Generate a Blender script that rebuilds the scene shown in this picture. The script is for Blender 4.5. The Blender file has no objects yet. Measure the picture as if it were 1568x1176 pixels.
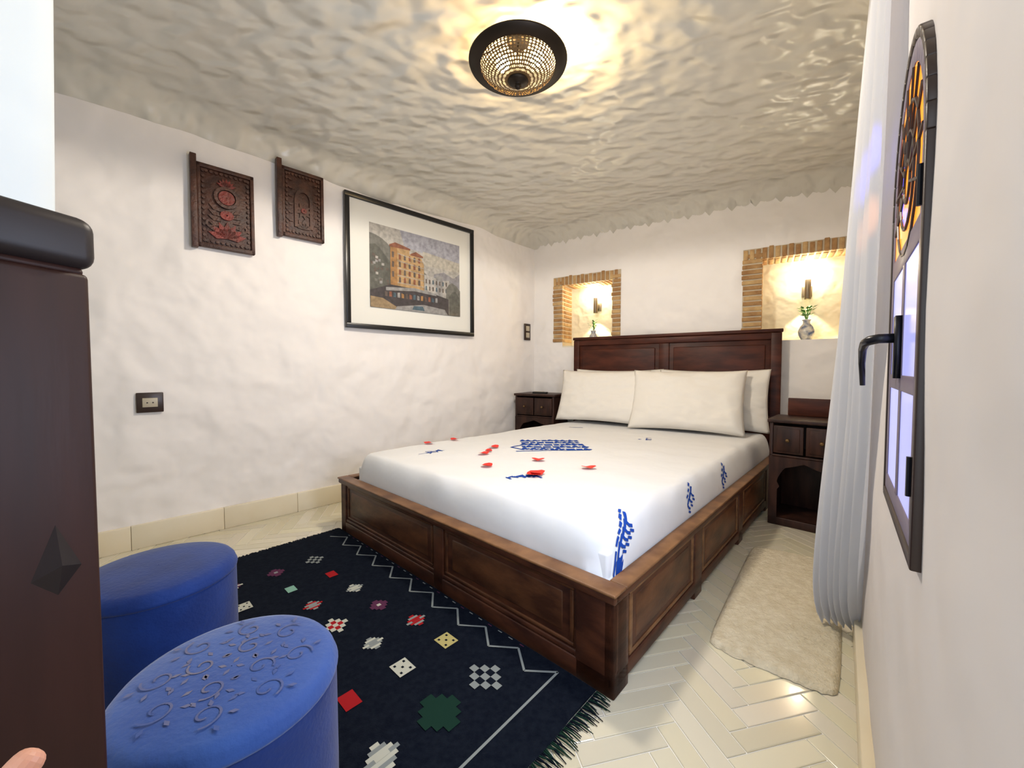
import bpy, bmesh, math, random
from mathutils import Vector, noise, Matrix
random.seed(7)
scene=bpy.context.scene
COL=bpy.context.collection
try:
    scene.view_settings.view_transform='Standard'
    scene.view_settings.look='None'
    scene.view_settings.exposure=0.55
except Exception: pass

# ---------------------------------------------------------------- materials
def sock(b,*names):
    for n in names:
        if n in b.inputs: return b.inputs[n]
def mat(name,col,rough=.6,metal=0,col2=None,nscale=5,bump=0,bscale=20,bdist=.01,spec=.5,emit=None,estr=0,sheen=0,coat=0,detail=4,stretch=None,trans=0,alpha=None):
    m=bpy.data.materials.new(name); m.use_nodes=True
    nt=m.node_tree; b=nt.nodes['Principled BSDF']; L=nt.links.new
    b.inputs['Base Color'].default_value=(*col,1); b.inputs['Roughness'].default_value=rough
    b.inputs['Metallic'].default_value=metal
    sock(b,'Specular IOR Level','Specular').default_value=spec
    if coat: sock(b,'Coat Weight','Clearcoat').default_value=coat
    if sheen: sock(b,'Sheen Weight','Sheen').default_value=sheen
    if trans: sock(b,'Transmission Weight','Transmission').default_value=trans
    if emit: 
        sock(b,'Emission Color','Emission').default_value=(*emit,1); b.inputs['Emission Strength'].default_value=estr
    tc=nt.nodes.new('ShaderNodeTexCoord'); vec=tc.outputs['Object']
    if stretch:
        mp=nt.nodes.new('ShaderNodeMapping'); mp.inputs['Scale'].default_value=stretch; L(vec,mp.inputs['Vector']); vec=mp.outputs[0]
    if col2:
        n=nt.nodes.new('ShaderNodeTexNoise'); n.inputs['Scale'].default_value=nscale; n.inputs['Detail'].default_value=detail; L(vec,n.inputs['Vector'])
        r=nt.nodes.new('ShaderNodeValToRGB'); r.color_ramp.elements[0].position=.35; r.color_ramp.elements[1].position=.68
        r.color_ramp.elements[0].color=(*col,1); r.color_ramp.elements[1].color=(*col2,1)
        L(n.outputs['Fac'],r.inputs[0]); L(r.outputs[0],b.inputs['Base Color'])
    if bump:
        n=nt.nodes.new('ShaderNodeTexNoise'); n.inputs['Scale'].default_value=bscale; n.inputs['Detail'].default_value=3; L(vec,n.inputs['Vector'])
        bp=nt.nodes.new('ShaderNodeBump'); bp.inputs['Strength'].default_value=bump; bp.inputs['Distance'].default_value=bdist
        L(n.outputs['Fac'],bp.inputs['Height']); L(bp.outputs[0],b.inputs['Normal'])
    return m
def plaster(name,col,s1,s2,d1,d2,rough=.55,det=1,dis=.4,spec=.4,stretch=None,rot=0):
    m=mat(name,col,rough,spec=spec); nt=m.node_tree; b=nt.nodes['Principled BSDF']; L=nt.links.new
    tc=nt.nodes.new('ShaderNodeTexCoord'); vec=tc.outputs['Object']
    if stretch:
        mp=nt.nodes.new('ShaderNodeMapping'); mp.inputs['Scale'].default_value=stretch; mp.inputs['Rotation'].default_value=(0,0,rot); L(vec,mp.inputs['Vector']); vec=mp.outputs[0]
    a=nt.nodes.new('ShaderNodeTexNoise'); a.inputs['Scale'].default_value=s1; a.inputs['Detail'].default_value=det; a.inputs['Distortion'].default_value=dis
    c=nt.nodes.new('ShaderNodeTexNoise'); c.inputs['Scale'].default_value=s2; c.inputs['Detail'].default_value=det
    L(vec,a.inputs['Vector']); L(vec,c.inputs['Vector'])
    b1=nt.nodes.new('ShaderNodeBump'); b1.inputs['Distance'].default_value=d1; b1.inputs['Strength'].default_value=1
    b2=nt.nodes.new('ShaderNodeBump'); b2.inputs['Distance'].default_value=d2; b2.inputs['Strength'].default_value=1
    L(a.outputs['Fac'],b1.inputs['Height']); L(c.outputs['Fac'],b2.inputs['Height']); L(b1.outputs[0],b2.inputs['Normal']); L(b2.outputs[0],b.inputs['Normal'])
    return m
M={}
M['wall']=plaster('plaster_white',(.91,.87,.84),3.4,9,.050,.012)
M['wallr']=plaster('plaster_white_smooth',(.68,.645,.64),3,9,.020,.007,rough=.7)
M['wallj']=plaster('plaster_entrance',(.62,.68,.70),3,9,.018,.006,rough=.7)  # bluish light on the jamb is put into the plaster colour
M['ceil']=plaster('plaster_ceiling',(.70,.67,.59),7.5,15,.036,.009,rough=.30,det=0,dis=.35,spec=.6,stretch=(1,1.45,1),rot=.7)  # base colour darkened for a ceiling that gets less light than the walls
M['niche']=plaster('plaster_niche',(.80,.74,.58),9,20,.02,.006)
M['brick']=mat('brick_ochre',(.46,.27,.11),.85,col2=(.32,.16,.06),nscale=14,bump=.6,bscale=60)
M['bricklt']=mat('brick_light',(.60,.40,.18),.85,col2=(.45,.26,.11),nscale=14,bump=.6,bscale=60)
M['mortar']=mat('mortar',(.55,.46,.33),.9,bump=.5,bscale=50)
M['wood']=mat('wood_redbrown',(.036,.010,.005),.42,col2=(.095,.030,.013),nscale=2.5,stretch=(3,3,9),bump=.08,bscale=12,spec=.35)
M['woodlt']=mat('wood_lit',(.11,.046,.018),.42,col2=(.24,.115,.046),nscale=3,stretch=(3,3,8),bump=.08,bscale=14,spec=.35)  # paler copy of the bed wood; the lit top rail is put into its colour
M['woodpan']=mat('wood_panel',(.050,.016,.007),.42,col2=(.14,.052,.020),nscale=3.5,stretch=(2,2,5),bump=.1,bscale=16,detail=8,spec=.35)
M['wooddk']=mat('wood_dark',(.020,.008,.006),.45,col2=(.050,.020,.013),nscale=4,stretch=(6,6,1.2),bump=.1,bscale=22,spec=.3)
M['woodhb']=mat('wood_headboard',(.038,.009,.005),.45,col2=(.090,.023,.011),nscale=2.5,stretch=(2,2,8),bump=.06,bscale=12,spec=.25)
M['woodpost']=mat('wood_post',(.020,.006,.004),.5,col2=(.032,.010,.007),nscale=3,stretch=(7,7,.9),bump=.03,bscale=16,spec=.22)
M['woodcap']=mat('wood_post_cap',(.010,.007,.008),.45,col2=(.018,.012,.012),nscale=5,spec=.25)
M['carve']=mat('carved_wood',(.035,.010,.005),.5,col2=(.085,.028,.014),nscale=18,bump=.6,bscale=70,bdist=.006)
M['carvered']=mat('carved_red',(.22,.018,.010),.5,col2=(.10,.018,.01),nscale=20,bump=.5,bscale=70)
M['black']=mat('black_frame',(.006,.006,.007),.3)
M['mat']=mat('mount_board',(.80,.79,.73),.7)
M['sheet']=mat('cotton_sheet',(.77,.77,.77),.85,bump=.35,bscale=5,bdist=.02,spec=.15)
M['pillow']=mat('pillow_cotton',(.84,.80,.73),.85,bump=.3,bscale=9,bdist=.02,spec=.2)
M['blue']=mat('embroidery_blue',(.012,.06,.34),.8,spec=.1)
M['petal']=mat('petal_red',(.80,.025,.015),.5)
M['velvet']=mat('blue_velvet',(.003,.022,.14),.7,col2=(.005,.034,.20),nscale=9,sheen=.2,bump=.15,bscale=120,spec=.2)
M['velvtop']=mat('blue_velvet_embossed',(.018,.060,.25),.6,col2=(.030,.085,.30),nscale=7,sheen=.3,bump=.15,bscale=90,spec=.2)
M['gold']=mat('brocade',(.060,.095,.26),.7,col2=(.17,.16,.22),nscale=12,spec=.2)
M['rug']=mat('rug_navy',(.004,.006,.012),.97,col2=(.008,.011,.018),nscale=60,bump=.6,bscale=260,bdist=.004,spec=.05)
M['r_white']=mat('rug_white',(.46,.46,.38),.95,spec=.1); M['r_red']=mat('rug_red',(.32,.012,.015),.95,spec=.1)
M['r_yel']=mat('rug_yellow',(.42,.36,.14),.95,spec=.1); M['r_grn']=mat('rug_green',(.008,.030,.020),.95,spec=.1)
M['r_mint']=mat('rug_mint',(.20,.38,.30),.95,spec=.1); M['r_pur']=mat('rug_purple',(.09,.025,.06),.95,spec=.1); M['r_gry']=mat('rug_grey',(.22,.24,.23),.95,spec=.1)
M['shag']=mat('shag_cream',(.60,.52,.37),.95,col2=(.70,.63,.48),nscale=30,bump=.6,bscale=150,bdist=.01,spec=.1)
M['base']=mat('baseboard_marble',(.76,.66,.47),.3,col2=(.82,.74,.57),nscale=3)
M['brass']=mat('dark_brass',(.17,.10,.04),.5,metal=.6,bump=.2,bscale=60)
M['tube']=mat('lamp_tube_brass',(.22,.17,.11),.4,metal=.5)
M['brassdk']=mat('dark_iron',(.03,.022,.016),.45,metal=.8)
M['bulb']=mat('bulb_warm',(1,.9,.7),.3,emit=(1,.72,.32),estr=40)
M['bulb2']=mat('bulb_niche',(1,.9,.7),.3,emit=(1,.90,.68),estr=40)
M['ceramic']=mat('vase_ceramic',(.75,.73,.66),.25,col2=(.05,.10,.25),nscale=26)
M['leaf']=mat('leaf_green',(.05,.16,.03),.6); M['flower']=mat('flower_cream',(.8,.75,.5),.6)
M['switch']=mat('switch_bronze',(.035,.018,.012),.35); M['switchin']=mat('switch_beige',(.50,.44,.33),.4)
M['metalblk']=mat('metal_black',(.012,.012,.016),.3,metal=.5)
M['tile']=mat('floor_tile',(.78,.72,.57),.14,coat=.2)
nt=M['tile'].node_tree; at=nt.nodes.new('ShaderNodeAttribute'); at.attribute_name='Col'
n=nt.nodes.new('ShaderNodeTexNoise'); n.inputs['Scale'].default_value=9; mx=nt.nodes.new('ShaderNodeMixRGB'); mx.blend_type='MULTIPLY'; mx.inputs[0].default_value=.18
nt.links.new(at.outputs[0],mx.inputs[1]); nt.links.new(n.outputs[0],mx.inputs[2]); nt.links.new(mx.outputs[0],nt.nodes['Principled BSDF'].inputs['Base Color'])
M['grout']=mat('grout',(.84,.81,.74),.9)
M['remote']=mat('remote_black',(.01,.01,.01),.4)
M['skin']=mat('skin',(.62,.30,.20),.5); sock(M['skin'].node_tree.nodes['Principled BSDF'],'Subsurface Weight','Subsurface').default_value=.1
m=bpy.data.materials.new('curtain_sheer'); m.use_nodes=True; nt=m.node_tree; b=nt.nodes['Principled BSDF']; b.inputs['Base Color'].default_value=(.72,.73,.76,1); b.inputs['Roughness'].default_value=.9
tr=nt.nodes.new('ShaderNodeBsdfTranslucent'); tr.inputs[0].default_value=(.76,.79,.88,1); ms=nt.nodes.new('ShaderNodeMixShader'); ms.inputs[0].default_value=.42
nt.links.new(b.outputs[0],ms.inputs[1]); nt.links.new(tr.outputs[0],ms.inputs[2]); nt.links.new(ms.outputs[0],nt.nodes['Material Output'].inputs[0]); M['curtain']=m
def glass(name,col,e): 
    return mat(name,col,.15,emit=col,estr=e)  # panes emit; daylight behind the glass is put in as glow
M['g_or']=glass('glass_orange',(.95,.24,.02),1.1); M['g_blue']=glass('glass_blue',(.10,.12,.90),1.6); M['g_clear']=glass('glass_frosted',(.40,.42,.90),.55)
M['winwood']=mat('window_wood',(.030,.014,.010),.4)
M['winleaf']=mat('window_leaf',(.16,.13,.20),.4)

# ---------------------------------------------------------------- helpers
def mk(name,verts,faces,mats,fm=None,smooth=False,parent=None,bevel=0,seg=2,sub=0):
    me=bpy.data.meshes.new(name); me.from_pydata([tuple(v) for v in verts],[],faces)
    if not isinstance(mats,(list,tuple)): mats=[mats]
    for x in mats: me.materials.append(x)
    if fm:
        for p,i in zip(me.polygons,fm): p.material_index=i
    if smooth:
        for p in me.polygons: p.use_smooth=True
    bm=bmesh.new(); bm.from_mesh(me); bmesh.ops.recalc_face_normals(bm,faces=bm.faces); bm.to_mesh(me); bm.free()
    o=bpy.data.objects.new(name,me); COL.objects.link(o)
    if bevel:
        d=o.modifiers.new('b','BEVEL'); d.width=bevel; d.segments=seg; d.limit_method='ANGLE'; d.angle_limit=math.radians(40)
        for p in me.polygons: p.use_smooth=True
    if sub:
        d=o.modifiers.new('s','SUBSURF'); d.levels=sub; d.render_levels=sub
    if parent: o.parent=parent
    return o
def empty(name):
    o=bpy.data.objects.new(name,None); COL.objects.link(o); o.empty_display_size=.1; return o
class Geo:
    def __init__(s,f=None): s.v=[];s.f=[];s.m=[];s.map=f or (lambda a,b,c:(a,b,c))
    def box(s,a0,a1,b0,b1,c0,c1,mi=0):
        i=len(s.v)
        for a in(a0,a1):
            for b in(b0,b1):
                for c in(c0,c1): s.v.append(s.map(a,b,c))
        s.f+=[(i,i+1,i+3,i+2),(i+4,i+6,i+7,i+5),(i,i+4,i+5,i+1),(i+2,i+3,i+7,i+6),(i,i+2,i+6,i+4),(i+1,i+5,i+7,i+3)]; s.m+=[mi]*6
    def poly(s,pts,c0,c1,mi=0):
        i=len(s.v);n=len(pts)
        for c in(c0,c1):
            for a,b in pts: s.v.append(s.map(a,b,c))
        s.f.append(tuple(range(i+n-1,i-1,-1))); s.f.append(tuple(range(i+n,i+2*n))); s.m+=[mi]*2
        for k in range(n):
            k2=(k+1)%n; s.f.append((i+k,i+k2,i+n+k2,i+n+k)); s.m.append(mi)
    def flat(s,pts,c,mi=0):
        i=len(s.v)
        for a,b in pts: s.v.append(s.map(a,b,c))
        s.f.append(tuple(range(i,i+len(pts)))); s.m.append(mi)
    def lathe(s,prof,n=32,cx=0,cy=0,mi=0):
        i=len(s.v)
        for r,z in prof:
            for k in range(n):
                t=2*math.pi*k/n; s.v.append(s.map(cx+r*math.cos(t),cy+r*math.sin(t),z))
        for j in range(len(prof)-1):
            for k in range(n):
                k2=(k+1)%n; s.f.append((i+j*n+k,i+j*n+k2,i+(j+1)*n+k2,i+(j+1)*n+k)); s.m.append(mi)
    def tube(s,pts,r,n=8,mi=0):
        i=len(s.v); P=[Vector(s.map(*p)) for p in pts]
        for j,p in enumerate(P):
            d=(P[min(j+1,len(P)-1)]-P[max(j-1,0)]).normalized(); a=d.orthogonal().normalized() if j==0 else (a-d*a.dot(d)).normalized(); b=d.cross(a)
            rr=r[j] if isinstance(r,(list,tuple)) else r
            for k in range(n):
                t=2*math.pi*k/n; s.v.append(tuple(p+a*rr*math.cos(t)+b*rr*math.sin(t)))
        for j in range(len(P)-1):
            for k in range(n):
                k2=(k+1)%n; s.f.append((i+j*n+k,i+j*n+k2,i+(j+1)*n+k2,i+(j+1)*n+k)); s.m.append(mi)
        s.f.append(tuple(i+k for k in range(n))); s.f.append(tuple(i+(len(P)-1)*n+k for k in range(n))); s.m+=[mi]*2
    def make(s,name,mats,**k): return mk(name,s.v,s.f,mats,s.m,**k)

H=2.5
LP=(-2.16,2.10); LD=(.709,.705); LN=(.705,-.709)
BP=(.255,4.50); BD=(.842,-.539); BN=(-.539,-.842)
RP=(.099,0.0); RD=(.639,.769); RN=(-.769,.639)
R2P=(1.40,1.566); R2D=(.7906,.6123); R2N=(-.6123,.7906)
def fr(P,D,N): return lambda s,z,n:(P[0]+D[0]*s+N[0]*n,P[1]+D[1]*s+N[1]*n,z)
LW=fr(LP,LD,LN); BW=fr(BP,BD,BN); RW=fr(RP,RD,RN); R2=fr(R2P,R2D,R2N)

def wall(name,F,s0,s1,mt,holes=(),step=.06,amp=.010,h=H,z0=0):
    ss=[s0+(s1-s0)*i/max(1,round((s1-s0)/step)) for i in range(max(1,round((s1-s0)/step))+1)]
    zs=[z0+(h-z0)*i/round((h-z0)/step) for i in range(round((h-z0)/step)+1)]
    for a,b,c,d in holes:
        for v in (a,b):
            k=min(range(len(ss)),key=lambda i:abs(ss[i]-v)); ss[k]=v
        for v in (c,d):
            k=min(range(len(zs)),key=lambda i:abs(zs[i]-v)); zs[k]=v
    V=[];Fc=[]
    for s in ss:
        for z in zs:
            p=F(s,z,0); q=Vector(p)
            d=amp*(noise.noise(q*1.6)*1.2+noise.noise(q*5)*.45)
            if any(a-.13<s<b+.13 and c-.1<z<e+.13 for a,b,c,e in holes): d*=.15
            d-=amp*.5
            V.append(F(s,z,d))
    n=len(zs)
    for i in range(len(ss)-1):
        for j in range(n-1):
            sm=(ss[i]+ss[i+1])/2; zm=(zs[j]+zs[j+1])/2
            if any(a<sm<b and c<zm<d for a,b,c,d in holes): continue
            Fc.append((i*n+j,(i+1)*n+j,(i+1)*n+j+1,i*n+j+1))
    return mk(name,V,Fc,mt,smooth=True)

N1=(.345,.896,1.25,1.90); N2=(2.17,2.74,1.235,1.915)
wall('wall_left',LW,-2.05,3.48,M['wall'])
wback=wall('wall_back',BW,-.10,3.24,M['wall'],holes=[N1,N2],step=.05,amp=.007)
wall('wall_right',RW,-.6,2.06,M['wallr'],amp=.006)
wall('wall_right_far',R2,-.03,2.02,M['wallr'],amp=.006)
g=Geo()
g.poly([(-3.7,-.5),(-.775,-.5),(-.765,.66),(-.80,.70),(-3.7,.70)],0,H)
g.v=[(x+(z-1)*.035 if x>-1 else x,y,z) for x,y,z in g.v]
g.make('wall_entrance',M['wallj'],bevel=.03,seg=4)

def dist(x,y):
    ds=[]
    for P,N in((LP,LN),(BP,BN),(RP,RN),(R2P,R2N)):
        ds.append((x-P[0])*N[0]+(y-P[1])*N[1])
    return min(ds[0],ds[1],max(ds[2],ds[3]))
V=[];Fc=[];nx,ny=150,120
for i in range(nx+1):
    for j in range(ny+1):
        x=-3.9+7.3*i/nx; y=-.6+5.6*j/ny
        d=dist(x,y); R=.16; z=H
        if d<R: dd=max(d,0); z=H-(R-math.sqrt(max(0,R*R-(R-dd)**2)))
        q=Vector((x,y,0)); z+= .012*noise.noise(q*2.1)+.005*noise.noise(q*5)
        V.append((x,y,z))
for i in range(nx):
    for j in range(ny): 
        k=i*(ny+1)+j
        x=-3.9+7.3*(i+.5)/nx; y=-.6+5.6*(j+.5)/ny
        if dist(x,y)>-.12: Fc.append((k,k+ny+1,k+ny+2,k+1))
mk('ceiling',V,Fc,M['ceil'],smooth=True)

# floor
V=[];Fc=[];fm=[];cols=[]
V+=[(-3.9,-.6,-.004),(3.4,-.6,-.004),(3.4,5.1,-.004),(-3.9,5.1,-.004)]; Fc.append((0,1,2,3)); fm.append(0); cols.append((1,1,1))
W=.062; ang=math.radians(13); ca,sa=math.cos(ang),math.sin(ang)
def tile(x0,y0,x1,y1):
    gp=.0022; cx,cy=(x0+x1)/2*W,(y0+y1)/2*W
    X=cx*ca-cy*sa; Y=cx*sa+cy*ca+2
    if not(-3.8<X<3.2 and -.4<Y<4.9): return
    if dist(X,Y)<-.15: return
    i=len(V); c=.86+random.random()*.14; col=(.79*c,.73*c*(.98+.02*random.random()),.56*c*(.93+.1*random.random()))
    hz=random.uniform(-.0005,.0005)
    for e,z in((gp,-.004),(gp,-.0012),(gp+.0018,0)):
        for a,b in((x0*W+e,y0*W+e),(x1*W-e,y0*W+e),(x1*W-e,y1*W-e),(x0*W+e,y1*W-e)):
            V.append((a*ca-b*sa,a*sa+b*ca+2,z+(hz if z==0 else 0)))
    for r in(0,4):
        for k in range(4):
            k2=(k+1)%4; Fc.append((i+r+k,i+r+k2,i+r+4+k2,i+r+4+k)); fm.append(1); cols.append(col)
    Fc.append((i+8,i+9,i+10,i+11)); fm.append(1); cols.append(col)
for k in range(-75,76):
    for m_ in range(-14,15):
        ox=8*m_
        tile(k+ox,k,k+4+ox,k+1); tile(k+ox,k+1,k+1+ox,k+5)
fl=mk('floor',V,Fc,[M['grout'],M['tile']],fm)
ca_=fl.data.color_attributes.new('Col','FLOAT_COLOR','CORNER')
for p,c in zip(fl.data.polygons,cols):
    for l in p.loop_indices: ca_.data[l].color=(*c,1)

g=Geo(LW); s=-1.6
while s<3.38:
    e=min(s+.42,3.39); g.box(s,e-.0015,0,.134,-.01,.016); s=e
g.make('baseboard_left',M['base'],bevel=.003)
g=Geo(BW); g.box(.0,3.1,0,.134,-.01,.016); g.make('baseboard_back',M['base'],bevel=.003)
g=Geo(RW); g.box(-.2,2.03,0,.10,-.01,.02); g.make('baseboard_right',M['base'],bevel=.003)
g=Geo(R2); g.box(.0,1.9,0,.10,-.01,.02); g.make('baseboard_right_far',M['base'],bevel=.003)

# ---------------------------------------------------------------- niches
def niche(name,h,fl_,fr_,ft,zb):
    s0,s1,z0,z1=h; D=.26; root=empty(name); root.parent=wback
    g=Geo(BW)
    g.box(s0-.01,s1+.01,z0-.01,z1+.01,-D-.01,-D)
    g.box(s0-.01,s1+.01,z0-.02,z0,-D,-.004); g.make('niche_back',M['niche'],parent=root)
    g=Geo(BW)
    g.box(s0-.02,s0-.003,z0,z1+.02,-D,-.004); g.box(s1+.003,s1+.02,z0,z1+.02,-D,-.004); g.box(s0,s1,z1+.003,z1+.02,-D,-.004)
    g.box(s0-fl_,s0,zb,z1+ft,-.004,.004); g.box(s1,s1+fr_,zb,z1+ft,-.004,.004); g.box(s0,s1,z1,z1+ft,-.004,.004)
    g.make('mortar_bed',M['mortar'],parent=root)
    g=Geo(BW); r=random.Random(3)
    z=zb; bh=.036
    while z<z1+ft*.4:
        for a,b in((s0-fl_,s0),(s1,s1+fr_)):
            j=r.uniform(-.010,.010); g.box(a+j,b,z+.004,z+bh,-.05,.012+r.uniform(-.004,.004),r.choice([0,0,1]))
            if a<s0: g.box(b-.012,b+.003,z+.004,z+bh,-D+.02,-.052,r.choice([0,0,1]))
            else: g.box(a-.003,a+.012,z+.004,z+bh,-D+.02,-.052,r.choice([0,0,1]))
        z+=bh+.008
    s=s0-fl_
    while s<s1+fr_-.03:
        w=.036; g.box(s+.004,s+w,z1,z1+ft+r.uniform(-.012,.008),-.05,.012+r.uniform(-.004,.004),r.choice([0,0,1]))
        if s>s0-.01 and s+w<s1+.01: g.box(s+.004,s+w,z1-.004,z1+.01,-D+.02,-.052,r.choice([0,0,1]))
        s+=w+.009
    g.make('bricks',[M['brick'],M['bricklt']],parent=root,bevel=.004,seg=2)
niche('brick_niche',N1,.105,.085,.09,1.29)
niche('brick_niche.001',N2,.14,.12,.09,1.31)
def sconce(name,s,zt,n=-.17):
    root=empty(name); X,Y,_=BW(s,0,n)
    g=Geo(lambda a,b,c:(X+a,Y+b,c)); g.lathe([(.001,zt-.19),(.020,zt-.19),(.022,zt-.185),(.022,zt-.03),(.020,zt-.025),(.001,zt-.025)],20)
    g.make('lamp_tube',M['tube'],parent=root,smooth=True)
    g=Geo(BW); g.box(s-.012,s+.012,zt-.14,zt-.09,-.255,n-.02); g.box(s-.035,s+.035,zt-.16,zt-.07,-.259,-.25)
    g.make('wall_bracket',M['tube'],parent=root,bevel=.003)
    g=Geo(lambda a,b,c:(X+a,Y+b,c)); g.lathe([(.001,zt-.03),(.024,zt-.022),(.050,zt+.008),(.044,zt+.042),(.001,zt+.060)],16)
    g.make('bulb',M['bulb2'],parent=root,smooth=True)
    for nm,z,en in(('lamp_up',zt+.08,.25),('lamp_down',zt-.21,9)):
        l=bpy.data.lights.new(nm,'POINT' if nm=='lamp_up' else 'SPOT'); l.energy=en; l.color=(1,.84,.56); l.shadow_soft_size=.02
        if nm=='lamp_down': l.spot_size=math.radians(84); l.spot_blend=.12
        o=bpy.data.objects.new(nm,l); COL.objects.link(o); o.location=(X,Y,z); o.parent=root
def vase(name,s,z0,sc,n=-.14):
    root=empty(name); X,Y,_=BW(s,0,n)
    g=Geo(lambda a,b,c:(X+a*sc,Y+b*sc,z0+c*sc))
    g.lathe([(.001,0),(.035,0),(.038,.01),(.058,.05),(.060,.08),(.045,.12),(.026,.145),(.026,.165),(.034,.178),(.030,.180),(.022,.165),(.001,.16)],24)
    g.make('vase_body',M['ceramic'],parent=root,smooth=True)
    g=Geo(lambda a,b,c:(X+a*sc,Y+b*sc,z0+c*sc)); r=random.Random(int(s*100))
    for k in range(9):
        t=r.uniform(0,6.28); R=r.uniform(.015,.05); hh=r.uniform(.22,.29)
        g.tube([(0,0,.15),(R*.4*math.cos(t),R*.4*math.sin(t),.15+(hh-.15)*.6),(R*math.cos(t),R*math.sin(t),hh)],.0025,5)
        c,s_=math.cos(t),math.sin(t)
        for q in(.5,.8,1):
            x,y,z=R*q*c,R*q*s_,.15+(hh-.15)*q; w=.012
            i=len(g.v); g.v+=[g.map(x,y,z),g.map(x+.02*c-w*s_,y+.02*s_+w*c,z+.012),g.map(x+.045*c,y+.045*s_,z+.022),g.map(x+.02*c+w*s_,y+.02*s_-w*c,z+.012)]
            g.f.append((i,i+1,i+2,i+3)); g.m.append(0)
        if k%3==0:
            x,y=R*c,R*s_; 
            for a in range(6):
                u=a*1.047; i=len(g.v); g.v+=[g.map(x,y,hh),g.map(x+.018*math.cos(u-.4),y+.018*math.sin(u-.4),hh+.008),g.map(x+.018*math.cos(u+.4),y+.018*math.sin(u+.4),hh+.008)]; g.f.append((i,i+1,i+2)); g.m.append(1)
    g.make('stems_and_leaves',[M['leaf'],M['flower']],parent=root)
sconce('niche_lamp',.655,1.79); sconce('niche_lamp.001',2.49,1.765)
vase('flower_vase',.645,1.2505,.90); vase('flower_vase.001',2.485,1.2355,.95)

# ---------------------------------------------------------------- bed
FR=(.306,1.154);FL=(-1.057,2.423);BR=(2.150,3.150);BL=(.638,4.113)
def bed(u,v,z):
    x=(1-u)*(1-v)*FL[0]+u*(1-v)*FR[0]+(1-u)*v*BL[0]+u*v*BR[0]
    y=(1-u)*(1-v)*FL[1]+u*(1-v)*FR[1]+(1-u)*v*BL[1]+u*v*BR[1]
    return (x,y,z)
bedroot=empty('bed')
T=.335; dv=.018
g=Geo(bed)
g.box(.0,1,.004,dv-.004,.02,.31)
g.box(-.004,1.004,-.005,dv+.004,.300,T-.006,0)
g.box(0,1,0,dv,.0,.068); g.box(0,1,.001,dv,.068,.088)
g.box(0,.035,0,dv,0,.30); g.box(.512,.55,0,dv,0,.30); g.box(.925,1,0,.03,0,.30)
g.box(1-.012,1-.004,0,1,.03,.31); g.box(1-.022,1.004,-.002,1,.300,T-.006); g.box(1-.02,1.0,0,1,.03,.075)
for v in(.0,.262,.53,.80): g.box(1-.02,1.0,v,v+.035,0,.30)
g.box(0,.02,0,1,.03,.31); g.box(-.004,.022,0,1,.300,T-.006)
g.make('bed_frame',M['wood'],parent=bedroot,bevel=.005,seg=2)
g=Geo(bed)
g.box(-.006,1.006,-.007,.020,T-.010,T); g.box(1-.026,1.006,.02,1,T-.010,T); g.box(-.006,.026,.02,1,T-.010,T)
g.make('frame_top_moulding',M['woodlt'],parent=bedroot,bevel=.004,seg=2)
g=Geo(bed)
for a,b in((.035,.512),(.55,.925)):
    g.box(a+.006,b-.006,.002,.012,.094,.106); g.box(a+.006,b-.006,.002,.012,.280,.294)
    g.box(a+.006,a+.014,.002,.012,.106,.28); g.box(b-.014,b-.006,.002,.012,.106,.28)
g.make('panel_mouldings_foot',M['woodpan'],parent=bedroot,bevel=.003)
g=Geo(bed)
for a,b in((.035,.262),(.297,.53),(.565,.80),(.835,.985)):
    g.box(.992,.9985,a+.004,b-.004,.082,.094); g.box(.992,.9985,a+.004,b-.004,.282,.294)
    g.box(.992,.9985,a+.004,a+.012,.094,.282); g.box(.992,.9985,b-.012,b-.004,.094,.282)
g.make('panel_mouldings_side',M['woodlt'],parent=bedroot,bevel=.003)
g=Geo(bed)
for a,b in((.035,.512),(.55,.925)): g.box(a+.03,b-.03,.003,.010,.125,.262)
for a,b in((.035,.262),(.297,.53),(.565,.80),(.835,.985)): g.box(.990,.997,a+.022,b-.022,.115,.262)
g.make('raised_panels',M['woodpan'],parent=bedroot,bevel=.006)
HBm=lambda s,z,n:(.19+.842*s+BN[0]*n,4.40-.539*s+BN[1]*n,z)
g=Geo(HBm); s0,s1=.532,2.316; HT=1.322
g.box(s0,s1,.0,HT-.03,-.05,-.018); g.box(s0-.008,s1+.008,HT-.028,HT,-.06,.006); g.box(s0,s0+.06,0,HT-.03,-.05,0); g.box(s1-.075,s1,0,HT-.03,-.05,0)
g.box(s0,s1,HT-.085,HT-.03,-.05,-.002); g.box(s0,s1,.40,.62,-.05,-.002); c=(s0+s1)/2; g.box(c-.045,c+.045,.62,HT-.085,-.05,-.002)
g.make('headboard',M['woodhb'],parent=bedroot,bevel=.006)
g=Geo(HBm)
for a,b in((s0+.06,c-.045),(c+.045,s1-.075)): 
    g.box(a+.035,b-.035,.66,HT-.125,-.02,-.004)
g.make('headboard_panels',M['woodhb'],parent=bedroot,bevel=.012,seg=3)

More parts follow.
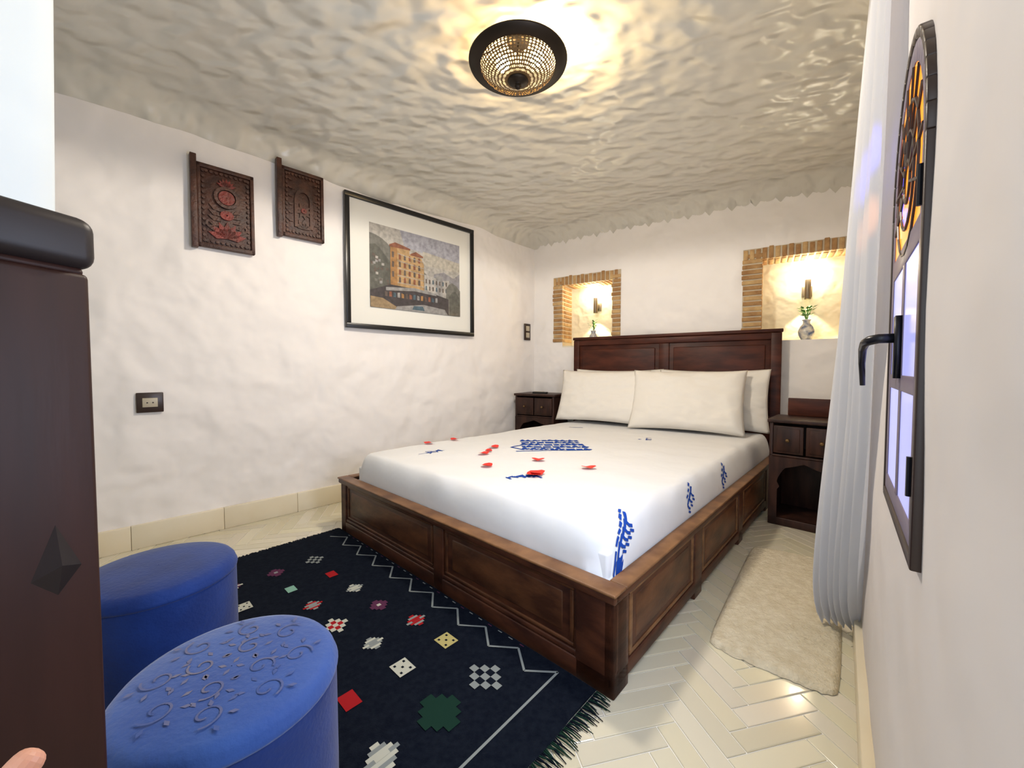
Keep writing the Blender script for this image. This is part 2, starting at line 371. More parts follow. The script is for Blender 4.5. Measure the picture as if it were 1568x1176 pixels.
U0,U1,V0,V1=.035,.972,.022,.985
ZT=.485
def zs(u,v):
    du=min(u-U0,U1-u)*1.83; dvv=min(v-V0,V1-v)*2.5; r=.10
    if du<r and dvv<r: e=r-math.hypot(r-du,r-dvv)
    else: e=min(du,dvv)
    e=max(e,0); q=min(e/.070,1)
    z=.315+(ZT-.315)*math.sqrt(max(0,1-(1-q)**2.2))
    x,y,_=bed(u,v,0); p=Vector((x,y,0))
    z+=(.008*noise.noise(p*2.2)+.004*noise.noise(p*6))*q
    z+=.014*noise.noise(Vector((x*7,y*7,2)))*(4*q*(1-q))
    return z
def samp(a,b,n):
    w=b-a
    es=[0,.0008,.002,.004,.007,.011,.016,.022,.03]
    out=[a+w*e for e in es]; k=n
    out+=[a+w*(.04+.92*i/k) for i in range(k+1)]; out+=[b-w*e for e in reversed(es)]
    return out
us=samp(U0,U1,80); vs=samp(V0,V1,100)
V=[];Fc=[]
for u in us:
    for v in vs:
        z=zs(u,v); x,y,_=bed(u,v,0)
        V.append((x,y,z))
n=len(vs)
for i in range(len(us)-1):
    for j in range(n-1): Fc.append((i*n+j,(i+1)*n+j,(i+1)*n+j+1,i*n+j+1))
mk('white_sheet',V,Fc,M['sheet'],smooth=True,parent=bedroot)
g=Geo(bed); g.box(U0+.01,U1-.01,V0+.008,V1-.01,.10,.40); g.make('mattress',M['sheet'],parent=bedroot,bevel=.01)
def inv(x,y):
    u=v=.5
    for _ in range(12):
        px,py,_z=bed(u,v,0); e=1e-4
        a=bed(u+e,v,0);b=bed(u,v+e,0)
        J=Matrix((((a[0]-px)/e,(b[0]-px)/e),((a[1]-py)/e,(b[1]-py)/e)))
        d=J.inverted()@Vector((x-px,y-py)); u+=d.x; v+=d.y
    return u,v
def proj(x,y,h):
    u,v=inv(x,y); u=min(max(u,U0+.004),U1-.0045); v=min(max(v,V0+.003),V1-.003)
    X,Y,_=bed(u,v,0); return (X,Y,zs(u,v)+h)
def side(v,k,h=.004):
    if k<.15: z=.325+k; t=((z-.315)/.17)**2; q=1-(1-min(t,.999))**(1/2.2); e=.070*q
    else: e=.045+(k-.15)
    u=U1-e/1.83
    X,Y,_=bed(u+h*.7/1.83,v,0); return (X,Y,zs(u,v)+h*.8)
V=[];Fc=[]
def stroke(pts,w,h=.0022,fn=None,sx=1.0):
    fn=fn or (lambda x,y: proj(x,y,h))
    P=[]
    for k in range(len(pts)-1):
        (x0,y0),(x1,y1)=pts[k],pts[k+1]; m=max(1,int(math.hypot(x1-x0,y1-y0)/.010))
        for q in range(m): P.append((x0+(x1-x0)*q/m,y0+(y1-y0)*q/m))
    P.append(pts[-1]); i=len(V)
    for k,(x,y) in enumerate(P):
        a=P[max(k-1,0)];b=P[min(k+1,len(P)-1)]; dx,dy=b[0]-a[0],b[1]-a[1]; L=math.hypot(dx,dy) or 1; nx_,ny_=-dy/L*w/2,dx/L*w/2
        V.append(fn(x+nx_,y+ny_)); V.append(fn(x-nx_,y-ny_))
    for k in range(len(P)-1): Fc.append((i+2*k,i+2*k+1,i+2*k+3,i+2*k+2))
r=random.Random(5)
cx,cy=.275,2.68
for row in range(5):
    yy=cy-.17+row*.084; x=cx-.21
    while x<cx+.20:
        w=r.uniform(.025,.06); k=r.random()
        if k<.55: stroke([(x,yy-.010),(x+w,yy-.006)],.050)
        else: stroke([(x,yy-.03),(x+w*.35,yy+.035),(x+w*.6,yy-.02),(x+w,yy+.012)],.020)
        x+=w+.009
stroke([(cx-.2,cy-.02),(cx-.28,cy-.12),(cx-.2,cy-.20)],.014); stroke([(cx+.21,cy-.19),(cx-.25,cy-.24)],.012)
def motif(x,y,sx,sy,nn,w=.008):
    for k in range(nn):
        a=r.uniform(-1,1)*sx; b=r.uniform(-1,1)*sy
        pts=[(a,b),(a+r.uniform(-.02,.03),b+r.uniform(.01,.035)),(a+r.uniform(.01,.05),b+r.uniform(-.02,.02))]
        stroke([(x+p,y+q) for p,q in pts],w)
motif(-.482,2.439,.06,.05,7); stroke([(-.56,2.36),(-.43,2.50)],.004); motif(.040,1.865,.07,.02,14,w=.012); motif(.984,2.882,.05,.04,6); stroke([(.50,3.45),(.62,3.45)],.012)
def smotif(v0,n_,kh,k0=.02,dd=.030,w=.012):
    S=lambda a,b: side(v0+a/2.5,k0+b)
    stroke([(0,0),(n_*dd,kh*.9)],.005,fn=S)
    for k in range(n_):
        a=k*dd; b=kh*.9*k/n_
        for sg in(-1,1):
            stroke([(a,b),(a+.012+sg*.004,b+sg*.014),(a+.024,b+sg*.022)],w,fn=S)
            stroke([(a+.004,b+sg*.028),(a+.024,b+sg*.038)],w*.9,fn=S)
smotif(.028,7,.12,.045,.024,.011); smotif(.285,3,.07,.06,.03,.010); smotif(.48,3,.08,.055,.035,.012)
mk('embroidery',V,Fc,M['blue'],parent=bedroot)
V=[];Fc=[]
for (x,y,sz) in((-.636,3.048,1.1),(-.575,2.687,1.1),(-.408,2.831,1),(-.123,2.557,1.1),(-.165,2.366,1.1),(-.128,2.086,1.1),(.145,2.187,1.1),(.396,2.019,1.2),(.098,1.898,1.5),(.13,1.915,1.2),(-.15,2.44,.8)):
    t=r.uniform(0,6.28); i=len(V); R=.030*sz
    V.append(proj(x,y,.006))
    for k in range(10):
        a=k*math.pi/5; rr=R*(1+.25*math.cos(a)-.12*math.cos(2*a)); X=x+rr*math.cos(a+t); Y=y+rr*.85*math.sin(a+t)
        V.append(proj(X,Y,.007+.010*abs(math.sin(a))))
    for k in range(10): Fc.append((i,i+1+k,i+1+(k+1)%10))
mk('rose_petals',V,Fc,M['petal'],smooth=True)

def pillow(name,s,n,z,hw,hh,th,tilt,yaw=0,seed=0):
    c=Vector(HBm(s,z,n)); d=Vector((BD[0],BD[1],0)); nn=Vector((BN[0],BN[1],0)); R=Matrix.Rotation(yaw,3,'Z'); d=R@d; nn=R@nn
    up=Vector((0,0,1))*math.cos(tilt)-nn*math.sin(tilt); out=nn*math.cos(tilt)+Vector((0,0,1))*math.sin(tilt)
    nx,ny=52,36; V=[];F=[]
    for side_ in(1,-1):
        for i in range(nx+1):
            for j in range(ny+1):
                a=-1+2*i/nx; b=-1+2*j/ny
                ea=1-.05*(1-b*b); eb=1-.08*(1-a*a)
                t=th*(max(0,(1-a**4)*(1-b**4)))**.6
                p=Vector((a*2+seed*7,b*2,side_)); w=.016*noise.noise(p*1.3)+.010*noise.noise(p*3.2)
                edge=min(1,8*(1-abs(a)),8*(1-abs(b)))
                q=c+d*(a*hw*ea)+up*(b*hh*eb)+out*(side_*t+side_*w*edge)
                V.append(tuple(q))
    n_=(nx+1)*(ny+1)
    for sd in(0,1):
        for i in range(nx):
            for j in range(ny):
                k=sd*n_+i*(ny+1)+j; f=(k,k+ny+1,k+ny+2,k+1); F.append(f if sd==0 else f[::-1])
    o=mk(name,V,F,M['pillow'],smooth=True)
    bm=bmesh.new(); bm.from_mesh(o.data); bmesh.ops.remove_doubles(bm,verts=bm.verts,dist=.0008); bmesh.ops.recalc_face_normals(bm,faces=bm.faces); bm.to_mesh(o.data); bm.free()
pillow('pillow',.92,.245,.748,.43,.258,.080,math.radians(20),0,1)
pillow('pillow.001',1.655,.305,.742,.44,.268,.090,math.radians(22),0,2)
pillow('pillow.002',1.83,.125,.748,.42,.255,.052,math.radians(10),0,3)
pillow('pillow.003',1.02,.108,.748,.42,.255,.048,math.radians(8),0,4)

# ---------------------------------------------------------------- nightstands
def nightstand(name,O,wd,dd,w,d,h,splash):
    root=empty(name); f=lambda a,z,b:(O[0]+wd[0]*a+dd[0]*b,O[1]+wd[1]*a+dd[1]*b,z)
    g=Geo(f)
    g.box(-.012,w+.012,h-.022,h,-.012,d); g.box(0,.02,0,h-.022,0,d); g.box(w-.02,w,0,h-.022,0,d); g.box(0,w,.02,h-.03,d-.012,d)
    g.box(.02,w-.02,.03,.05,.0,d); g.box(0,w,h-.24,h-.225,0,d-.012); g.box(0,w,0,.05,-.004,.016)
    if splash: g.box(.05,w,h,h+splash,d-.03,d-.008,1)
    g.make('carcass',[M['wooddk'],M['woodhb']],parent=root,bevel=.004)
    zt=h-.24; zb=.05; c=w/2
    half=[(c,zt-.03)]
    hw=w/2-.045
    for k in range(1,13):
        t=k/12; x=hw*math.sin(t*math.pi/2); z=zt-.03-.13*(1-math.cos(t*math.pi/2))-.012*abs(math.sin(t*math.pi*2))
        half.append((c+x,z))
    half+= [(c+hw-.014,zt-.19),(c+hw-.002,zt-.21),(c+hw-.002,zb)]
    rp=[(c,zt)]+half+[(w,zb),(w,zt)]
    g=Geo(f); g.poly(rp,-.002,.012); g.poly([(2*c-x,z) for x,z in rp][::-1],-.002,.012)
    g.make('arched_apron',M['wooddk'],parent=root)
    g=Geo(f)
    for a,b in((.022,w/2-.006),(w/2+.006,w-.022)): 
        g.box(a,b,h-.215,h-.04,-.008,.01); g.box(a+.018,b-.018,h-.20,h-.055,-.013,-.006)
    g.make('drawers',M['wooddk'],parent=root,bevel=.004)
    g=Geo(f)
    for a in(w*.27,w*.73): 
        g.tube([(a,h-.128,-.012),(a,h-.128,-.022),(a,h-.128,-.026),(a,h-.128,-.036)],[.005,.006,.012,.009],12)
    g.make('drawer_knobs',M['brass'],parent=root,smooth=True)
    return root
nightstand('nightstand',(1.665,2.548),(.731,-.682),(.682,.731),.37,.34,.68,.12)
nightstand('nightstand.001',(.035,4.155),BD,(.539,.842),.45,.33,.745,0)
g=Geo(lambda a,b,c:(.24+a*.842+b*.539,4.14-a*.539+b*.842,.7455+c)); g.box(-.02,.14,-.02,.025,0,.018); 
for i in range(5):
    for j in range(2): g.box(.0+i*.022,.012+i*.022,-.010+j*.02,.001+j*.02,.017,.021,1)
g.make('remote_control',[M['remote'],M['switchin']],bevel=.003)

# ---------------------------------------------------------------- kilim rug
R1=(.262,1.188);RU=(-.73005,.68339);RV=(-.68339,-.73005)
RZ=.008
rf=lambda a,b,c:(R1[0]+RU[0]*a+RV[0]*b,R1[1]+RU[1]*a+RV[1]*b,c)
RL,RW_=1.83,1.02
g=Geo(rf)
na,nb=60,40
i0=len(g.v)
for i in range(na+1):
    for j in range(nb+1):
        a=RL*i/na;b=RW_*j/nb
        a2=a+(.012*noise.noise(Vector((b*6,0,3))) if i in(0,na) else 0)
        g.v.append(rf(a2,b,RZ+.0015*noise.noise(Vector((a*4,b*4,0)))))
for i in range(na):
    for j in range(nb):
        k=i0+i*(nb+1)+j; g.f.append((k,k+nb+1,k+nb+2,k+1)); g.m.append(0)
g.box(0.005,RL-.005,0.003,RW_-.003,.001,RZ-.003,0)
ZP=RZ+.0022
names=['rug','r_white','r_red','r_yel','r_grn','r_mint','r_pur','r_gry']
def rect(a,b,wa,wb,mi,z=0): g.flat([(a-wa/2,b-wb/2),(a+wa/2,b-wb/2),(a+wa/2,b+wb/2),(a-wa/2,b+wb/2)],ZP+z,mi)
def motif2(a,b,kind,c1,c2,S=1.0):
    if kind=='rect': rect(a,b,.075*S,.055*S,c1)
    elif kind=='dots':
        rect(a,b,.080*S,.070*S,c1)
        for i in(-1,0,1):
            for j in(-1,0,1):
                if (i+j)%2==0: rect(a+i*.024*S,b+j*.020*S,.011*S,.009*S,c2,.0006)
    elif kind=='check':
        for i in range(-2,3):
            for j in range(-2,3):
                if (i+j)%2==0 and abs(i)+abs(j)<4: rect(a+i*.022*S,b+j*.019*S,.022*S,.019*S,c1)
                elif abs(i)+abs(j)<3: rect(a+i*.022*S,b+j*.019*S,.022*S,.019*S,c2)
    elif kind=='dia':
        for k in range(-3,4):
            w=(4-abs(k))*.024*S; rect(a+k*.013*S,b,.013*S,w,c1 if abs(k)%2==0 else c2)
        rect(a,b,.013*S,.04*S,c2,.0006)
    elif kind=='cross':
        rect(a,b,.10*S,.03*S,c1); rect(a,b,.03*S,.09*S,c1,.0002); rect(a,b,.066*S,.062*S,c1,.0004); rect(a,b,.02*S,.02*S,c2,.0008)
rows={1.51:[('check',7,0,.9),('cross',6,7,.8),('dia',1,6,.9),('rect',2,0,1)],1.30:[('rect',2,0,.75),('rect',5,0,.7),('dots',1,0,.75),('dots',3,0,.9)],
 1.10:[('dia',7,1,.8),('dia',2,7,.8),('check',4,1,1),('dia',1,2,.9)],.90:[('cross',6,1,.8),('check',1,2,.95),('dots',1,0,.8),('cross',4,3,1)],
 .70:[('dia',7,2,.85),('dia',1,7,.8),('rect',2,0,.9),('dia',4,7,1)],.52:[('dots',3,0,.85),('dots',1,0,.85),('rect',2,0,.9),('dots',3,0,1)],
 .29:[('check',7,0,1.2),('cross',4,4,1.4),('dia',7,1,1.0),('rect',2,0,1)]}
for a,lst in rows.items():
    b0={1.51:.27,1.30:.27,1.10:.25,.90:.24,.70:.19,.52:.18,.29:.20}[a]
    for k,(kd,c1,c2,S) in enumerate(lst): motif2(a,b0+k*.18,kd,c1,c2,S)
def band(pts,w,mi):
    for k in range(len(pts)-1):
        (a0,b0),(a1,b1)=pts[k],pts[k+1]; dx,dy=a1-a0,b1-b0; L=math.hypot(dx,dy); nx_,ny_=-dy/L*w/2,dx/L*w/2
        g.flat([(a0+nx_,b0+ny_),(a1+nx_,b1+ny_),(a1-nx_,b1-ny_),(a0-nx_,b0-ny_)],ZP,mi)
zz=[(.13,.025)]; a=.13
k=0
while a<1.74: a+=.085; k+=1; zz.append((a,.095 if k%2 else .03))
band(zz,.008,7); band([(.13,.025),(.12,.45),(.12,.98)],.008,7)
zz=[(a_,RW_-b_) for a_,b_ in zz]; band(zz,.008,7)
for k in range(26): rect(.3+k*.055,.012,.02,.004,7 if k%3 else 6)
r=random.Random(11)
for k in range(190):
    b=RW_*(k+.5)/190
    for a0,sg,Ln in((0,-1,.055),(RL,1,.02)):
        L_=Ln*r.uniform(.6,1.25); db=r.uniform(-.012,.012)
        g.tube([(a0,b,.006),(a0+sg*L_*.5,b+db*.6,.007),(a0+sg*L_,b+db,.003)],[.0022,.002,.001],4,r.choice([0,0,4,4]) if sg<0 else 0)
g.make('kilim_rug',[M[n] for n in names])

# ---------------------------------------------------------------- shag bedside rug
A=[(.700,1.400),(.985,1.150),(1.690,1.990),(1.345,2.190)]
V=[];Fc=[];na,nb=190,80
def sh(u,v):
    x=(1-u)*(1-v)*A[0][0]+u*(1-v)*A[1][0]+u*v*A[2][0]+(1-u)*v*A[3][0]
    y=(1-u)*(1-v)*A[0][1]+u*(1-v)*A[1][1]+u*v*A[2][1]+(1-u)*v*A[3][1]; return x,y
for i in range(na+1):
    for j in range(nb+1):
        v=i/na;u=j/nb
        uu,vv=u*2-1,v*2-1; m_=1-.05*(abs(uu)**6*abs(vv)**6)
        x,y=sh((uu*m_+1)/2,(vv*m_+1)/2); e=min(u*.39,(1-u)*.39,v*1.0,(1-v)*1.0); q=min(1,e/.02)
        p=Vector((x,y,0)); z=.002+q**.5*(.016+.0030*noise.noise(p*60)+.0035*noise.noise(p*130)+.002*noise.noise(p*10))
        jx=.006*noise.noise(Vector((x*60,y*60,5))); V.append((x+jx,y+jx,z))
for i in range(na):
    for j in range(nb): k=i*(nb+1)+j; Fc.append((k,k+nb+1,k+nb+2,k+1))
mk('shag_rug',V,Fc,M['shag'],smooth=True)

# ---------------------------------------------------------------- ottomans
def ottoman(name,x,y,rd,h,pat=True):
    root=empty(name); f=lambda a,b,c:(x+a,y+b,c); g=Geo(f)
    b0=.0135
    g.lathe([(.001,b0),(rd-.012,b0),(rd-.004,b0+.01),(rd,b0+.05),(rd+.001,h*.5),(rd,h-.045),(rd-.001,h-.035)],64)
    g.make('velvet_body',M['velvet'],parent=root,smooth=True)
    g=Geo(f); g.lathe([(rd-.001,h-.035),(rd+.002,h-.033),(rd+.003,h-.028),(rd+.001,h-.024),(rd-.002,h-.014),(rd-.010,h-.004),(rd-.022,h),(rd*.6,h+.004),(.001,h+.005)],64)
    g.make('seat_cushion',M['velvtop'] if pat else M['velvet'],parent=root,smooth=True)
    g=Geo(f); z=h+.0058
    for ring,(R,nn,sz) in enumerate(((rd*.30,4,.024),(rd*.62,8,.026))):
        for k in range(nn):
            t=2*math.pi*k/nn+ring*.3; cx,cy=R*math.cos(t),R*math.sin(t); pts=[]
            for q in range(20):
                a=t+q*.36; rr=sz*(1-q/24); pts.append((cx+rr*math.cos(a),cy+rr*math.sin(a)))
            for q in range(19):
                (x0,y0),(x1,y1)=pts[q],pts[q+1]; dx,dy=x1-x0,y1-y0; L=math.hypot(dx,dy) or 1; w=.0018; nx_,ny_=-dy/L*w,dx/L*w
                g.flat([(x0+nx_,y0+ny_),(x1+nx_,y1+ny_),(x1-nx_,y1-ny_),(x0-nx_,y0-ny_)],z-.0003*ring*2,0)
            for q in range(5):
                a=t+.7+q*.8; px,py=cx+sz*1.2*math.cos(a),cy+sz*1.2*math.sin(a)
                if math.hypot(px,py)<rd*.82: g.flat([(px,py),(px+.010*math.cos(a-.4),py+.010*math.sin(a-.4)),(px+.017*math.cos(a),py+.017*math.sin(a)),(px+.010*math.cos(a+.4),py+.010*math.sin(a+.4))],z-.0003-.0003*ring,0)
    if pat: g.make('brocade_pattern',M['gold'],parent=root)
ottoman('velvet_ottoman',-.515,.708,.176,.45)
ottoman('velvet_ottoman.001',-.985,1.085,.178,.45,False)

# ---------------------------------------------------------------- dark wooden post
pd=Vector((.196,.981)); pn=Vector((.981,-.196))
pf=lambda a,z,n:(-.435+pd.x*a+pn.x*n,.42+pd.y*a+pn.y*n,z)
root=empty('wooden_post')
g=Geo(pf); g.box(-.19,-.004,0,1.098,-.12,-.003); g.box(-.19,-.006,1.094,1.105,-.118,-.006); g.make('post_body',M['woodpost'],parent=root,bevel=.006,seg=3)
g=Geo(pf); g.box(-.20,.003,1.102,1.155,-.13,.002); g.make('post_cap',M['woodcap'],parent=root,bevel=.014,seg=5)
g=Geo(pf); c=(-.040,.812)
pts=[(c[0]-.019,c[1]-.012),(c[0],c[1]-.034),(c[0]+.019,c[1]-.012),(c[0],c[1]+.036)]
i=len(g.v)
for a,z in pts: g.v.append(pf(a,z,-.003))
g.v.append(pf(c[0],c[1]-.004,.004))
for k in range(4): g.f.append((i+k,i+(k+1)%4,i+4)); g.m.append(0)
g.make('carved_diamond',M['woodcap'],parent=root)

# ---------------------------------------------------------------- framed picture
root=empty('framed_picture'); g=Geo(LW)
s0,s1,z0,z1=1.270,2.495,1.312,2.322; b=.036
for a in((s0,s1,z0,z0+b),(s0,s1,z1-b,z1),(s0,s0+b,z0+b,z1-b),(s1-b,s1,z0+b,z1-b)): g.box(*a,.008,.040)
g.make('frame',M['black'],parent=root,bevel=.003)
g=Geo(LW); g.box(s0+b-.005,s1-b+.005,z0+b-.005,z1-b+.005,.010,.022); g.make('mount',M['mat'],parent=root)
pic={}
for nme,c in {'sky':(.56,.53,.48),'sky2':(.47,.47,.53),'sky3':(.58,.54,.46),'hill':(.15,.15,.13),'hill2':(.23,.225,.20),'orange':(.50,.27,.11),'orange2':(.60,.39,.19),'white':(.56,.53,.49),'white2':(.40,.39,.38),'dark':(.08,.07,.075),'road':(.42,.30,.17),'roof':(.33,.13,.08),'mtn':(.36,.35,.37),'shade':(.17,.13,.11),'teal':(.10,.17,.22)}.items():
    pic[nme]=mat('print_'+nme,tuple(x*.9 for x in c),.35,col2=tuple(x*.55 for x in c),nscale=30,coat=.5,detail=8)
pk=list(pic); pm=[pic[k] for k in pk]
ps0,ps1,pz0,pz1=1.462,2.333,1.487,2.141
g=Geo(lambda a,b,c:LW(ps0+(ps1-ps0)*a,pz0+(pz1-pz0)*b,.0222+c*.0001))
lay=[0]
def P(pts,k): lay[0]+=1; g.flat(pts,lay[0],pk.index(k))
P([(0,0),(1,0),(1,1),(0,1)],'sky'); P([(.35,.8),(1,.72),(1,1),(.3,1)],'sky2'); P([(.55,.62),(1,.62),(1,.75),(.55,.8)],'sky3')
P([(.6,.5),(.8,.58),(.92,.52),(1,.60),(1,.3),(.6,.3)],'mtn')
P([(0,.88),(.06,.87),(.12,.84),(.17,.80),(.22,.74),(.28,.71),(.34,.66),(.45,.62),(.6,.5),(.6,.2),(0,.2)],'hill2'); P([(0,.74),(.05,.76),(.1,.72),(.14,.66),(.2,.58),(.26,.46),(.26,.1),(0,.1)],'hill')
pr=random.Random(4)
for i in range(26):
    x=pr.uniform(.0,.2); y=pr.uniform(.28,.66-x); P([(x,y),(x+.025,y),(x+.025,y+.03),(x,y+.03)],pr.choice(['white2','hill','shade','hill2','white']))
P([(.20,.30),(.20,.76),(.24,.80),(.40,.78),(.40,.72),(.53,.70),(.56,.62),(.56,.28)],'orange2')
P([(.20,.30),(.20,.78),(.27,.78),(.27,.30)],'orange'); P([(.19,.79),(.25,.83),(.34,.81),(.41,.79),(.41,.77),(.19,.765)],'roof'); P([(.41,.73),(.47,.77),(.55,.73),(.55,.71),(.41,.71)],'roof')
for i in range(5):
    for j in range(4): P([(.285+i*.052,.345+j*.095),(.308+i*.052,.345+j*.095),(.308+i*.052,.40+j*.095),(.297+i*.052,.415+j*.095),(.285+i*.052,.40+j*.095)],'roof' if (i+j)%2 else 'shade')
for i in range(3): P([(.215,.40+i*.12),(.235,.40+i*.12),(.235,.47+i*.12),(.215,.47+i*.12)],'shade')
for i in range(5): P([(.27,.335+i*.09),(.56,.33+i*.08),(.56,.336+i*.08),(.27,.343+i*.09)],'white')
P([(.56,.25),(.56,.50),(.62,.50),(.62,.56),(.67,.56),(.67,.48),(.70,.48),(.70,.25)],'white'); P([(.70,.2),(.70,.52),(.78,.52),(.78,.2)],'white2'); P([(.78,.2),(.78,.46),(.86,.48),(.86,.2)],'white')
for i in range(7):
    for j in range(2): P([(.575+i*.04,.30+j*.09),(.590+i*.04,.30+j*.09),(.590+i*.04,.355+j*.09),(.575+i*.04,.355+j*.09)],'shade' if (i+j)%3 else 'teal')
P([(.82,.0),(.82,.36),(.86,.43),(.90,.45),(.95,.42),(1,.36),(1,0)],'hill2'); P([(.86,0),(.86,.26),(.90,.33),(.94,.34),(1,.24),(1,0)],'hill')
P([(0,0),(0,.20),(.2,.30),(.6,.28),(.85,.22),(.85,0)],'dark'); P([(.15,.26),(.45,.30),(.70,.27),(.70,.24),(.45,.26),(.15,.22)],'white2')
for i in range(14): 
    x=.14+i*.042; P([(x,.15),(x+.026,.15),(x+.026,.20+.015*(i%2)),(x,.21)],['shade','roof','teal','white2','orange'][i%5])
P([(0,0),(0,.13),(.12,.12),(.26,.03),(.24,0)],'road'); P([(.24,0),(.26,.04),(.55,.10),(.80,.07),(.84,0)],'white2'); P([(.42,.02),(.44,.07),(.54,.075),(.56,.02)],'teal')
g.make('kasbah_print',pm,parent=root)

# ---------------------------------------------------------------- carved plaques
def plaque(name,s0,s1,z0,z1,var):
    root=empty(name); g=Geo(LW); w=s1-s0; h=z1-z0
    g.box(s0,s0+.03,z0-.012,z1+.038,.006,.05); g.box(s0+.028,s1,z0,z1,.006,.026)
    for a in((s0+.03,s1,z0,z0+.024),(s0+.03,s1,z1-.024,z1),(s1-.02,s1,z0,z1),(s0+.03,s0+.048,z0,z1)): g.box(*a,.026,.040)
    g.make('board',M['carve'],parent=root,bevel=.003)
    g=Geo(LW); cx=(s0+.03+s1)/2; cz=(z0+z1)/2
    n=14
    for k in range(n):
        z=z0+.04+(h-.08)*k/(n-1)
        for s in(s0+.060,s1-.032): g.poly([(s+.008*math.cos(t*.785),z+.010*math.sin(t*.785)) for t in range(8)],.026,.036)
    for k in range(9):
        s=s0+.075+(w-.12)*k/8
        for z in(z0+.038,z1-.038): g.poly([(s+.009*math.cos(t*.785),z+.009*math.sin(t*.785)) for t in range(8)],.026,.036)
    def ring(x,z,r0,r1,a0=0,a1=6.283,n0=.026,n1=.038,mi=0,sq=1):
        N=18
        for k in range(N):
            t0=a0+(a1-a0)*k/N;t1=a0+(a1-a0)*(k+1)/N
            g.poly([(x+r0*math.cos(t0),z+sq*r0*math.sin(t0)),(x+r1*math.cos(t0),z+sq*r1*math.sin(t0)),(x+r1*math.cos(t1),z+sq*r1*math.sin(t1)),(x+r0*math.cos(t1),z+sq*r0*math.sin(t1))],n0,n1,mi)
    def leaf(x,z,a,l,mi=0,n1=.036):
        c,s_=math.cos(a),math.sin(a); g.poly([(x,z),(x+.5*l*c-.22*l*s_,z+.5*l*s_+.22*l*c),(x+l*c,z+l*s_),(x+.5*l*c+.22*l*s_,z+.5*l*s_-.22*l*c)],.026,n1,mi)
    R=w*.24
    if var==1:
        ring(cx,cz+.07,0.002,R*.55,mi=1); ring(cx,cz+.07,R*.62,R*.85,n1=.042); 
        for k in range(7): leaf(cx,cz+.07+R*.85,.3+k*.42,.05,1)
        for k in range(7): leaf(cx,cz-h*.36,.25+k*.44,.10,1,.038)
        for sg in(-1,1):
            for k in range(5): leaf(cx+sg*.03,cz-.02-k*.028,math.pi/2-sg*(1.0+.1*k),.07)
            ring(cx+sg*R*1.1,cz-.10,.012,.024)
        ring(cx,cz-.035,.005,.035,mi=1,sq=.8)
    else:
        ring(cx,cz+.03,R*.55,R*.8,a0=0,a1=3.1416,sq=1.4); 
        for sg in(-1,1):
            g.box(cx+sg*R*.68-.01,cx+sg*R*.68+.01,cz-h*.34,cz+.03,.026,.038)
            for k in range(6): leaf(cx+sg*R*.95,cz+.15-k*.055,math.pi/2-sg*1.2,.035)
        for k in range(9): leaf(cx,cz-.04,k*.698,.055,0)
        ring(cx,cz-.04,.004,.018,n1=.044,mi=1)
        for k in range(5): leaf(cx,cz-h*.36,.5+k*.53,.07)
    g.make('relief_carving',[M['carve'],M['carvered']],parent=root)
plaque('carved_wood_plaque',.378,.695,1.728,2.215,1)
plaque('carved_wood_plaque.001',.826,1.122,1.895,2.352,2)

root=empty('wall_socket'); g=Geo(LW); g.box(.118,.232,.757,.868,.006,.018); g.make('plate',M['switch'],parent=root,bevel=.004)
g=Geo(LW); g.box(.143,.207,.787,.838,.018,.022); g.make('insert',M['switchin'],parent=root,bevel=.002)
g=Geo(LW); g.tube([(.163,.812,.0221),(.163,.812,.0235)],.004); g.tube([(.187,.812,.0221),(.187,.812,.0235)],.004); g.make('pin_holes',M['switch'],parent=root)
root=empty('light_switch'); g=Geo(LW); g.box(3.225,3.320,1.318,1.498,.004,.018); g.make('plate',M['switch'],parent=root,bevel=.004)
g=Geo(LW); g.box(3.245,3.300,1.345,1.400,.018,.023); g.box(3.245,3.300,1.418,1.473,.018,.023); g.make('rockers',M['switchin'],parent=root,bevel=.003)

# ---------------------------------------------------------------- ceiling lamp
root=empty('pierced_ceiling_lamp'); X,Y,Z=.027,1.862,2.385
f=lambda a,b,c:(X+a,Y+b,Z+c)
g=Geo(f); g.lathe([(.170,-.004),(.222,.006),(.224,.012),(.220,.015),(.170,.004),(.170,-.004)],64); g.make('rim',M['brassdk'],parent=root,smooth=True)
bm=bmesh.new(); NR,NA=13,62; rad=.172; dep=.072
rings=[]
for j in range(NR+1):
    t=j/NR; r_=rad*math.cos(t*math.pi/2*.93); z=-dep*math.sin(t*math.pi/2*.93)
    rings.append([bm.verts.new((X+r_*math.cos(2*math.pi*k/NA),Y+r_*math.sin(2*math.pi*k/NA),Z+z)) for k in range(NA)])
for j in range(NR):
    for k in range(NA):
        k2=(k+1)%NA
        if j>=NR-2:
            bm.faces.new((rings[j][k],rings[j][k2],rings[j+1][k2],rings[j+1][k])); continue
        q=[rings[j][k].co,rings[j][k2].co,rings[j+1][k2].co,rings[j+1][k].co]
        def bil(u,v): return q[0]*(1-u)*(1-v)+q[1]*u*(1-v)+q[2]*u*v+q[3]*(1-u)*v
        rr=.33+.08*math.sin(j*3.1+k*1.7)
        outer=[rings[j][k],bm.verts.new(bil(.5,0)),rings[j][k2],bm.verts.new(bil(1,.5)),rings[j+1][k2],bm.verts.new(bil(.5,1)),rings[j+1][k],bm.verts.new(bil(0,.5))]
        inner=[bm.verts.new(bil(.5+rr*math.cos(a),.5+rr*math.sin(a))) for a in [math.radians(225+45*i) for i in range(8)]]
        for i in range(8):
            i2=(i+1)%8; bm.faces.new((outer[i],outer[i2],inner[i2],inner[i]))
me=bpy.data.meshes.new('pierced_bowl'); bm.to_mesh(me); bm.free(); me.materials.append(M['brass']); o=bpy.data.objects.new('pierced_bowl',me); COL.objects.link(o); o.parent=root
